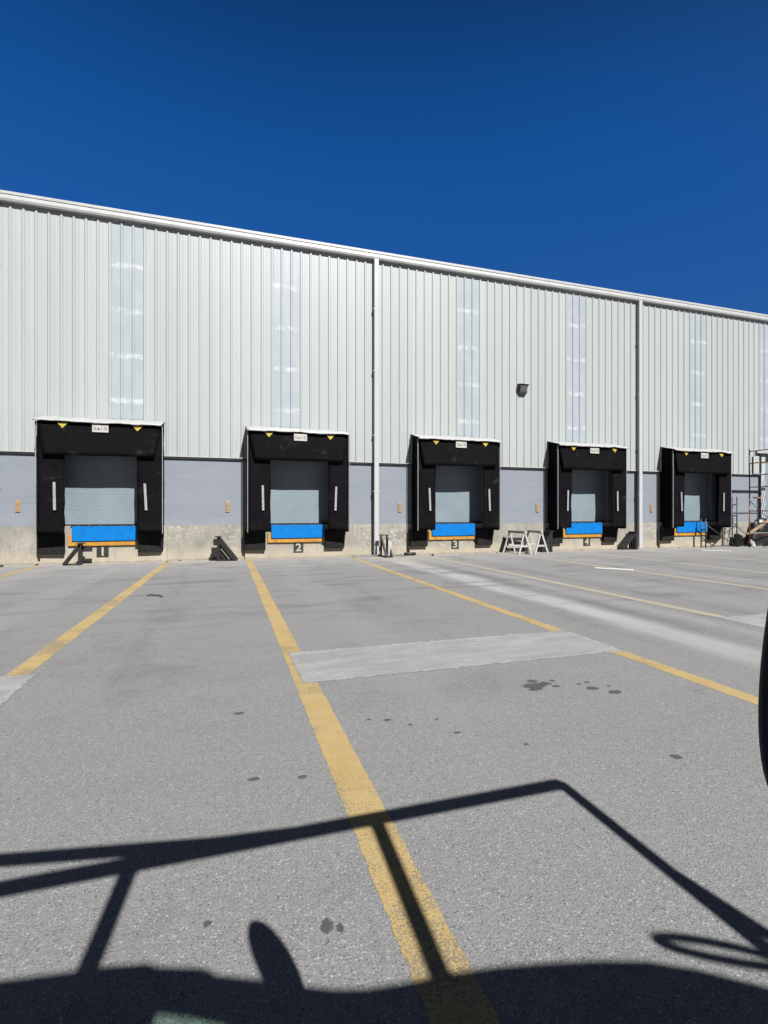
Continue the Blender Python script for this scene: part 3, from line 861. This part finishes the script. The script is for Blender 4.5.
t = MB()
t.hexa([(-.22, -.12, 0), (.18, -.12, .02), (.18, .16, .02), (-.20, .16, 0), (-.10, -.10, .60), (.20, -.10, .48), (.20, .14, .48), (-.08, .14, .58)])
tag(t.build('rubber_bumper_block', M['tarp'], None, (22.45, 17.22, 0), bevel=.03), 'tilted black rubber block on the ground left of the tarpaulin heap', 'rubber block')
heap('white_sack', 22.92, 16.95, .17, .16, .28, 8.1, M['sack'], 'small white sack on the ground beside the scaffold caster', 'sack')

# last door: white surround and black corner of a missing shelter
t = empty('door_surround', (DOCK6, D, 0), 0, 'white and black door surround without a shelter, behind the scaffold tower', 'door surround')
b = MB(); b.box(-1.95, 1.95, -.20, -.10, 4.33, 4.47); b.build('head_trim', M['flash'], t, bevel=.006)
b = MB(); b.box(-1.74, 1.74, -.16, -.10, 4.20, 4.328); b.build('head_band', M['blackst'], t)
b = MB(); b.box(-1.74, -1.63, -.15, -.10, 3.45, 4.198); b.build('side_band', M['blackst'], t)
b = MB(); b.box(1.63, 1.74, -.15, -.10, 3.45, 4.198); b.build('side_band', M['blackst'], t)
b = MB(); b.box(-2.12, -1.77, -.14, -.10, 3.36, 4.20); b.build('side_trim', M['flash'], t)
b = MB(); b.box(-1.62, -1.36, -.13, -.095, 1.15, 4.198); b.build('side_trim', M['trim'], t)

# ------------------------------------------------------------------ small litter
t = MB(); pts = [(-.14+.035*j, .10-.022*j+.05*math.sin(j*.5), .012+.02*math.sin(j*.8)**2) for j in range(9)]
t.tube(pts, .012, 6)
tag(t.build('bent_wire', M['rust'], None, (-1.2, 10.05, 0)), 'short bent piece of rusty wire lying on the asphalt in the first bay', 'wire')
t = MB(); t.tube([(0, 0, .02), (.5, -.1, .02), (.9, -.15, .025), (1.05, -.28, .02)], .014, 6)
tag(t.build('loose_cable', M['rubber'], None, (5.0, 17.0, 0)), 'loose dark cable on the ground at the foot of the white downspout', 'cable')
t = MB(); t.bar((-.55, 0, .035), (.5, .16, .035), .07, .05)
tag(t.build('timber_batten', M['greyst'], None, (4.75, 16.95, 0)), 'grey batten on the ground left of the narrow black stand', 'batten')
t = MB(); t.tube([(0, 0, .06), (.42, -.02, .06)], .055, 10)
tag(t.build('short_pipe', M['blackst'], None, (6.15, 17.05, 0)), 'short dark pipe on the ground at the left foot of dock 3', 'pipe')
for j, (x, y, s) in enumerate(((10.75, 16.35, .07), (-6.0, 16.9, .05), (-5.2, 17.1, .04), (7.1, 16.7, .045))):
    b = MB(); bmesh.ops.create_icosphere(b.bm, subdivisions=2, radius=s)
    for v in b.bm.verts: v.co *= 1+.4*mnoise.noise(v.co*14+Vector((j*3, 0, 0)))
    lab = ['brown stone on the ground before the white sawhorses', 'small brown stone near the left edge of the wall foot', 'small stone under the left side of dock 1', 'small dark stone below the left pad of dock 3'][j]
    tag(b.build('stone', M['rust'], None, (x, y, s*.5)), lab, 'stone', 'stones at the wall foot')

for j in range(26):
    x = random.choice([random.uniform(-6.5, 4.5), random.uniform(4.5, 16), random.uniform(16, 23)]); y = 17.36-abs(random.gauss(0, .16)); sz = random.uniform(.012, .035)
    b = MB(); bmesh.ops.create_icosphere(b.bm, subdivisions=1, radius=sz)
    for v in b.bm.verts: v.co = Vector((v.co.x*1.5, v.co.y, v.co.z*.7))*(1+.6*mnoise.noise(v.co*40+Vector((j*3.1, 0, 0))))
    tag(b.build('pebble', random.choice([M['rust'], M['greyst'], M['pale']]), None, (x, y, sz*.35)), 'small loose pebble of grit lying along the foot of the loading wall', 'pebble', 'grit along the wall foot')

# ------------------------------------------------------------------ cart behind the viewpoint (throws the foreground shadow; its mirror shows at the right)
t = empty('utility_cart', (1.1, -1.6, 0), 0, 'dark open cart with a canopy frame, its black oval mirror at the right edge', 'cart')
LO = (-1.035, 1.605, 0)
def cp(b, name, m, **kw): return b.build(name, m, t, LO, **kw)
ZC = 2.25
cp(MB().tube([(-2.9, .225, ZC), (.386, .215, ZC), (2.31, .21, ZC)], .042, 12), 'front_bar', M['blackst'])
cp(MB().tube([(.95, .205, ZC+.002), (.45, .25, ZC+.005), (-.45, .40, ZC+.02), (-2.9, .83, ZC+.03)], .038, 12), 'front_brace', M['blackst'])
cp(MB().tube([(2.297, .21, ZC), (2.297, -.5, ZC), (2.31, -2.9, ZC)], .036, 12), 'side_rail', M['blackst'])
cp(MB().tube([(2.29, -.45, ZC), (2.365, -.885, ZC), (2.55, -1.5, ZC)], .03, 12), 'side_rail', M['blackst'])
cp(MB().tube([(.10, .19, ZC), (.052, -.3, ZC), (0, -.9, ZC)], .036, 12), 'roof_rail', M['blackst'])
cp(MB().tube([(1.205, .19, ZC), (1.166, -.67, ZC), (1.14, -1.3, ZC)], .036, 12), 'roof_rail', M['blackst'])
outer = [(-3.0, .06), (-1.6, -.06), (-.8, -.17), (-.205, -.276), (-.02, -.305), (.1, -.32), (.248, -.352), (.275, -.375), (.43, -.43), (.47, -.47), (.6, -.525), (.718, -.585), (.83, -.635), (.929, -.663), (1.06, -.682), (1.194, -.692), (1.36, -.718), (1.531, -.756), (1.7, -.80),
         (1.858, -.852), (2.0, -.93), (2.146, -1.037), (2.6, -1.30), (2.6, -3.1), (-3.0, -3.1)]
hole = [(.286, -.512), (.375, -.555), (.50, -.622), (.46, -.95), (.22, -.85)]
b = MB()
def loop(pts):
    vs = [b.bm.verts.new((x, y, ZC-.02)) for x, y in pts]
    return [b.bm.edges.new((vs[i], vs[(i+1) % len(vs)])) for i in range(len(vs))]
ed = loop(outer)+loop(hole)
bmesh.ops.triangle_fill(b.bm, use_beauty=True, use_dissolve=False, edges=ed)
r = bmesh.ops.extrude_face_region(b.bm, geom=b.bm.faces[:])
for v in r['geom']:
    if isinstance(v, bmesh.types.BMVert): v.co.z += .04
cp(b, 'canopy', M['canopy'])
cp(MB().slab(hole, ZC-.004, ZC+.004), 'roof_window', M['pane'])
# grab handle loop
lp = []
for j in range(28):
    a = 2*PI*j/28
    u, w = math.cos(a)*.185, math.sin(a)*.062*(1.15 if math.sin(a) > 0 else .85)
    lp.append((2.085+u*.905-w*.425, -.685-u*.425+w*.905, 2.04-.02*math.cos(a)))
cp(MB().tube(lp, .018, 8, closed=True), 'grab_handle', M['rubber'])
cp(MB().tube([(2.215, -.72, 2.02), (2.27, -.77, 2.12), (2.297, -.82, ZC)], .014, 8), 'handle_arm', M['rubber'])
# posts, deck, seat, wheels
for (x, y) in ((-.9, -1.7), (2.3, -1.7), (-.9, -2.95), (2.3, -2.95)):
    cp(MB().tube([(x, y, .5), (x, y, ZC)], .035, 12), 'post', M['blackst'])
cp(MB().box(-1.0, 2.4, -3.2, -1.5, .46, .54), 'deck', M['cart'], bevel=.02)
cp(MB().box(-.95, 2.35, -1.62, -1.5, .54, .95), 'front_cowl', M['cart'], bevel=.04)
cp(MB().box(-.7, 2.1, -2.9, -2.4, .56, .84), 'seat', M['seat'], bevel=.05)
cp(MB().hexa([(-.7, -2.98, .86), (2.1, -2.98, .86), (2.1, -2.86, .86), (-.7, -2.86, .86), (-.7, -3.12, 1.35), (2.1, -3.12, 1.35), (2.1, -3.02, 1.35), (-.7, -3.02, 1.35)]), 'backrest', M['seat'], bevel=.03)
for (x, y) in ((-.85, -1.75), (2.25, -1.75), (-.85, -2.95), (2.25, -2.95)):
    w = cp(MB().tube([(x-.11, y, .27), (x-.08, y, .27), (x+.08, y, .27), (x+.11, y, .27)], [.22, .27, .27, .22], 28), 'wheel', M['rubber'])
    MB().tube([(x-.115, y, .27), (x+.115, y, .27)], .14, 20).build('rim', M['greyst'], w)
ring = [(1.7+.19*math.cos(2*PI*j/24), -1.95+.12*math.sin(2*PI*j/24), 1.05+.14*math.sin(2*PI*j/24)) for j in range(24)]
cp(MB().tube(ring, .016, 8, closed=True), 'steering_wheel', M['rubber'])
cp(MB().tube([(1.7, -1.95, 1.05), (1.7, -1.58, .8)], .02, 8), 'steering_column', M['blackst'])
# mirror: long oval with a thick black rim
MC = Vector((.5302-.0615, .3174-.006, 1.4829)); MR = Euler((1.6227, 3.384, -1.9729), 'XYZ').to_matrix()
E1, E2, E3 = MR.col[0], MR.col[1], MR.col[2]
MC = MC-E1*.016-Vector((.9535, -.3014, 0))*.0015
def oval(a, bb, off, n=56): return [MC+E1*(a*math.cos(2*PI*j/n))+E2*(bb*math.sin(2*PI*j/n))+E3*off for j in range(n)]
b = MB()
prof2 = [(-.004, -.010), (.000, -.004), (.000, .006), (-.004, .009), (-.010, .008), (-.012, .004)]
rings = [[b.bm.verts.new(p) for p in oval(.080+d, .255+d, o)] for d, o in prof2]
for A, B in zip(rings[:-1], rings[1:]):
    for j in range(56): b.bm.faces.new((A[j], A[(j+1) % 56], B[(j+1) % 56], B[j])).smooth = True
b.bm.faces.new(rings[0])
mir = cp(b, 'mirror', M['rubber'])
b = MB()
f = [b.bm.verts.new(p) for p in oval(.068, .243, .004)]; b.bm.faces.new(f)
b.build('glass', M['grey'], mir)
cp(MB().tube([MC-E3*.008, MC+Vector((.10, -.25, .02)), MC+Vector((.2, -.7, .3)), Vector((.75, -1.2, ZC))], .010, 8), 'mirror_arm', M['blackst'])

# ------------------------------------------------------------------ light
SV = Vector((.25, -1, 1.02))
el = math.atan2(SV.z, math.hypot(SV.x, SV.y))
sun = bpy.data.lights.new('sun', 'SUN'); sun.energy = 5.0; sun.angle = R(.53); sun.color = (1, .98, .955)
so = bpy.data.objects.new('sun', sun); COL.objects.link(so)
so.rotation_euler = SV.to_track_quat('Z', 'Y').to_euler(); so.location = (6, -20, 25)
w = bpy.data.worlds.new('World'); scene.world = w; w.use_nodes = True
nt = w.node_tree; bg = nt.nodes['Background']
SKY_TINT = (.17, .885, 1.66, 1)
sk = nt.nodes.new('ShaderNodeTexSky'); sk.sky_type = 'NISHITA'; sk.sun_disc = False
sk.sun_elevation = el; sk.sun_rotation = math.atan2(SV.x, SV.y)
sk.altitude = 2300; sk.air_density = .75; sk.dust_density = .15; sk.ozone_density = 2.5
# deep high-altitude blue; upper sky darkened towards the zenith to cut shadow fill
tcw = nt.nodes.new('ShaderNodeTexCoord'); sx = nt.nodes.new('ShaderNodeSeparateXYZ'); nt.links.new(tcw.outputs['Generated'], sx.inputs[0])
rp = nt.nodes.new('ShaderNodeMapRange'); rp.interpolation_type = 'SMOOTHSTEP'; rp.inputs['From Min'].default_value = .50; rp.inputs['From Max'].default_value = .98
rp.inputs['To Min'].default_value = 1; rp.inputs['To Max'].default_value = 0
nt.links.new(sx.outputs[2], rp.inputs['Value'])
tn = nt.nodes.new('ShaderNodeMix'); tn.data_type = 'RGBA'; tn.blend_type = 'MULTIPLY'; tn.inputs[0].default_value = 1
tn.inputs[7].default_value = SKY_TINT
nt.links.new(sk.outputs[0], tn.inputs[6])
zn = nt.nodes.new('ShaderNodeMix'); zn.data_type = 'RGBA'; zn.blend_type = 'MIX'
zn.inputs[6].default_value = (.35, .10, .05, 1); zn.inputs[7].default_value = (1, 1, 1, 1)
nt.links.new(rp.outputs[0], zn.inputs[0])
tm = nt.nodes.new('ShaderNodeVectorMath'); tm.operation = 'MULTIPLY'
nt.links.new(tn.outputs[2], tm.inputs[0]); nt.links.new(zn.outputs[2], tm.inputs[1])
# sun side of the sky dimmed and greyed to neutralise the shadow fill
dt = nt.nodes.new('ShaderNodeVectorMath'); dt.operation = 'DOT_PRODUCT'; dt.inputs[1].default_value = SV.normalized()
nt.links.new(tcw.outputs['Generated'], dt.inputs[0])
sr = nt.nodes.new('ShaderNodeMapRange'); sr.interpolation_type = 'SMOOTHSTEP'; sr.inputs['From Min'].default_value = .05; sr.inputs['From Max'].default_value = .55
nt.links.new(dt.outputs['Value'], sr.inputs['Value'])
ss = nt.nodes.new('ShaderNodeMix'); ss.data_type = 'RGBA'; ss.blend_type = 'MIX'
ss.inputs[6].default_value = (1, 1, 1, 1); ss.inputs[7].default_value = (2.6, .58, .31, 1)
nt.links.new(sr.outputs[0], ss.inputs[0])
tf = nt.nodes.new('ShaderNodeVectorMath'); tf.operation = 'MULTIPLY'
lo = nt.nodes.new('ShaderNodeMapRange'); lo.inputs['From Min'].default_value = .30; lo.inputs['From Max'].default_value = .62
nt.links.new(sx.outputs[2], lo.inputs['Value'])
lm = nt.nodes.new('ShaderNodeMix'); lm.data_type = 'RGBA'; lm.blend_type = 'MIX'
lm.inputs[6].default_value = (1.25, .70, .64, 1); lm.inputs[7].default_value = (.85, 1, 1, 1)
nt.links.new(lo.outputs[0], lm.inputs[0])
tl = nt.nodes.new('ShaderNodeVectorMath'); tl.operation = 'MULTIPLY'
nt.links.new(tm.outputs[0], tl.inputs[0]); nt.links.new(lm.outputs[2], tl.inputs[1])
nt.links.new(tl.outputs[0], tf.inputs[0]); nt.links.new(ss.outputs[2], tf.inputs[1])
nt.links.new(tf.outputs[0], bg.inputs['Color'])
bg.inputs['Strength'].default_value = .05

# ------------------------------------------------------------------ camera
cam = bpy.data.cameras.new('camera'); cam.sensor_fit = 'HORIZONTAL'; cam.sensor_width = 36; cam.lens = 36*506/768
cam.shift_y = 1/768; cam.clip_start = .05; cam.clip_end = 2000
co = bpy.data.objects.new('camera', cam); COL.objects.link(co)
co.location = (0, 0, 1.527); co.rotation_euler = (R(90), 0, R(-17.54))
scene.camera = co
scene.view_settings.view_transform = 'Standard'; scene.view_settings.look = 'None'
scene.view_settings.gamma = 1; scene.view_settings.exposure = 1.10; scene.view_settings.use_curve_mapping = False
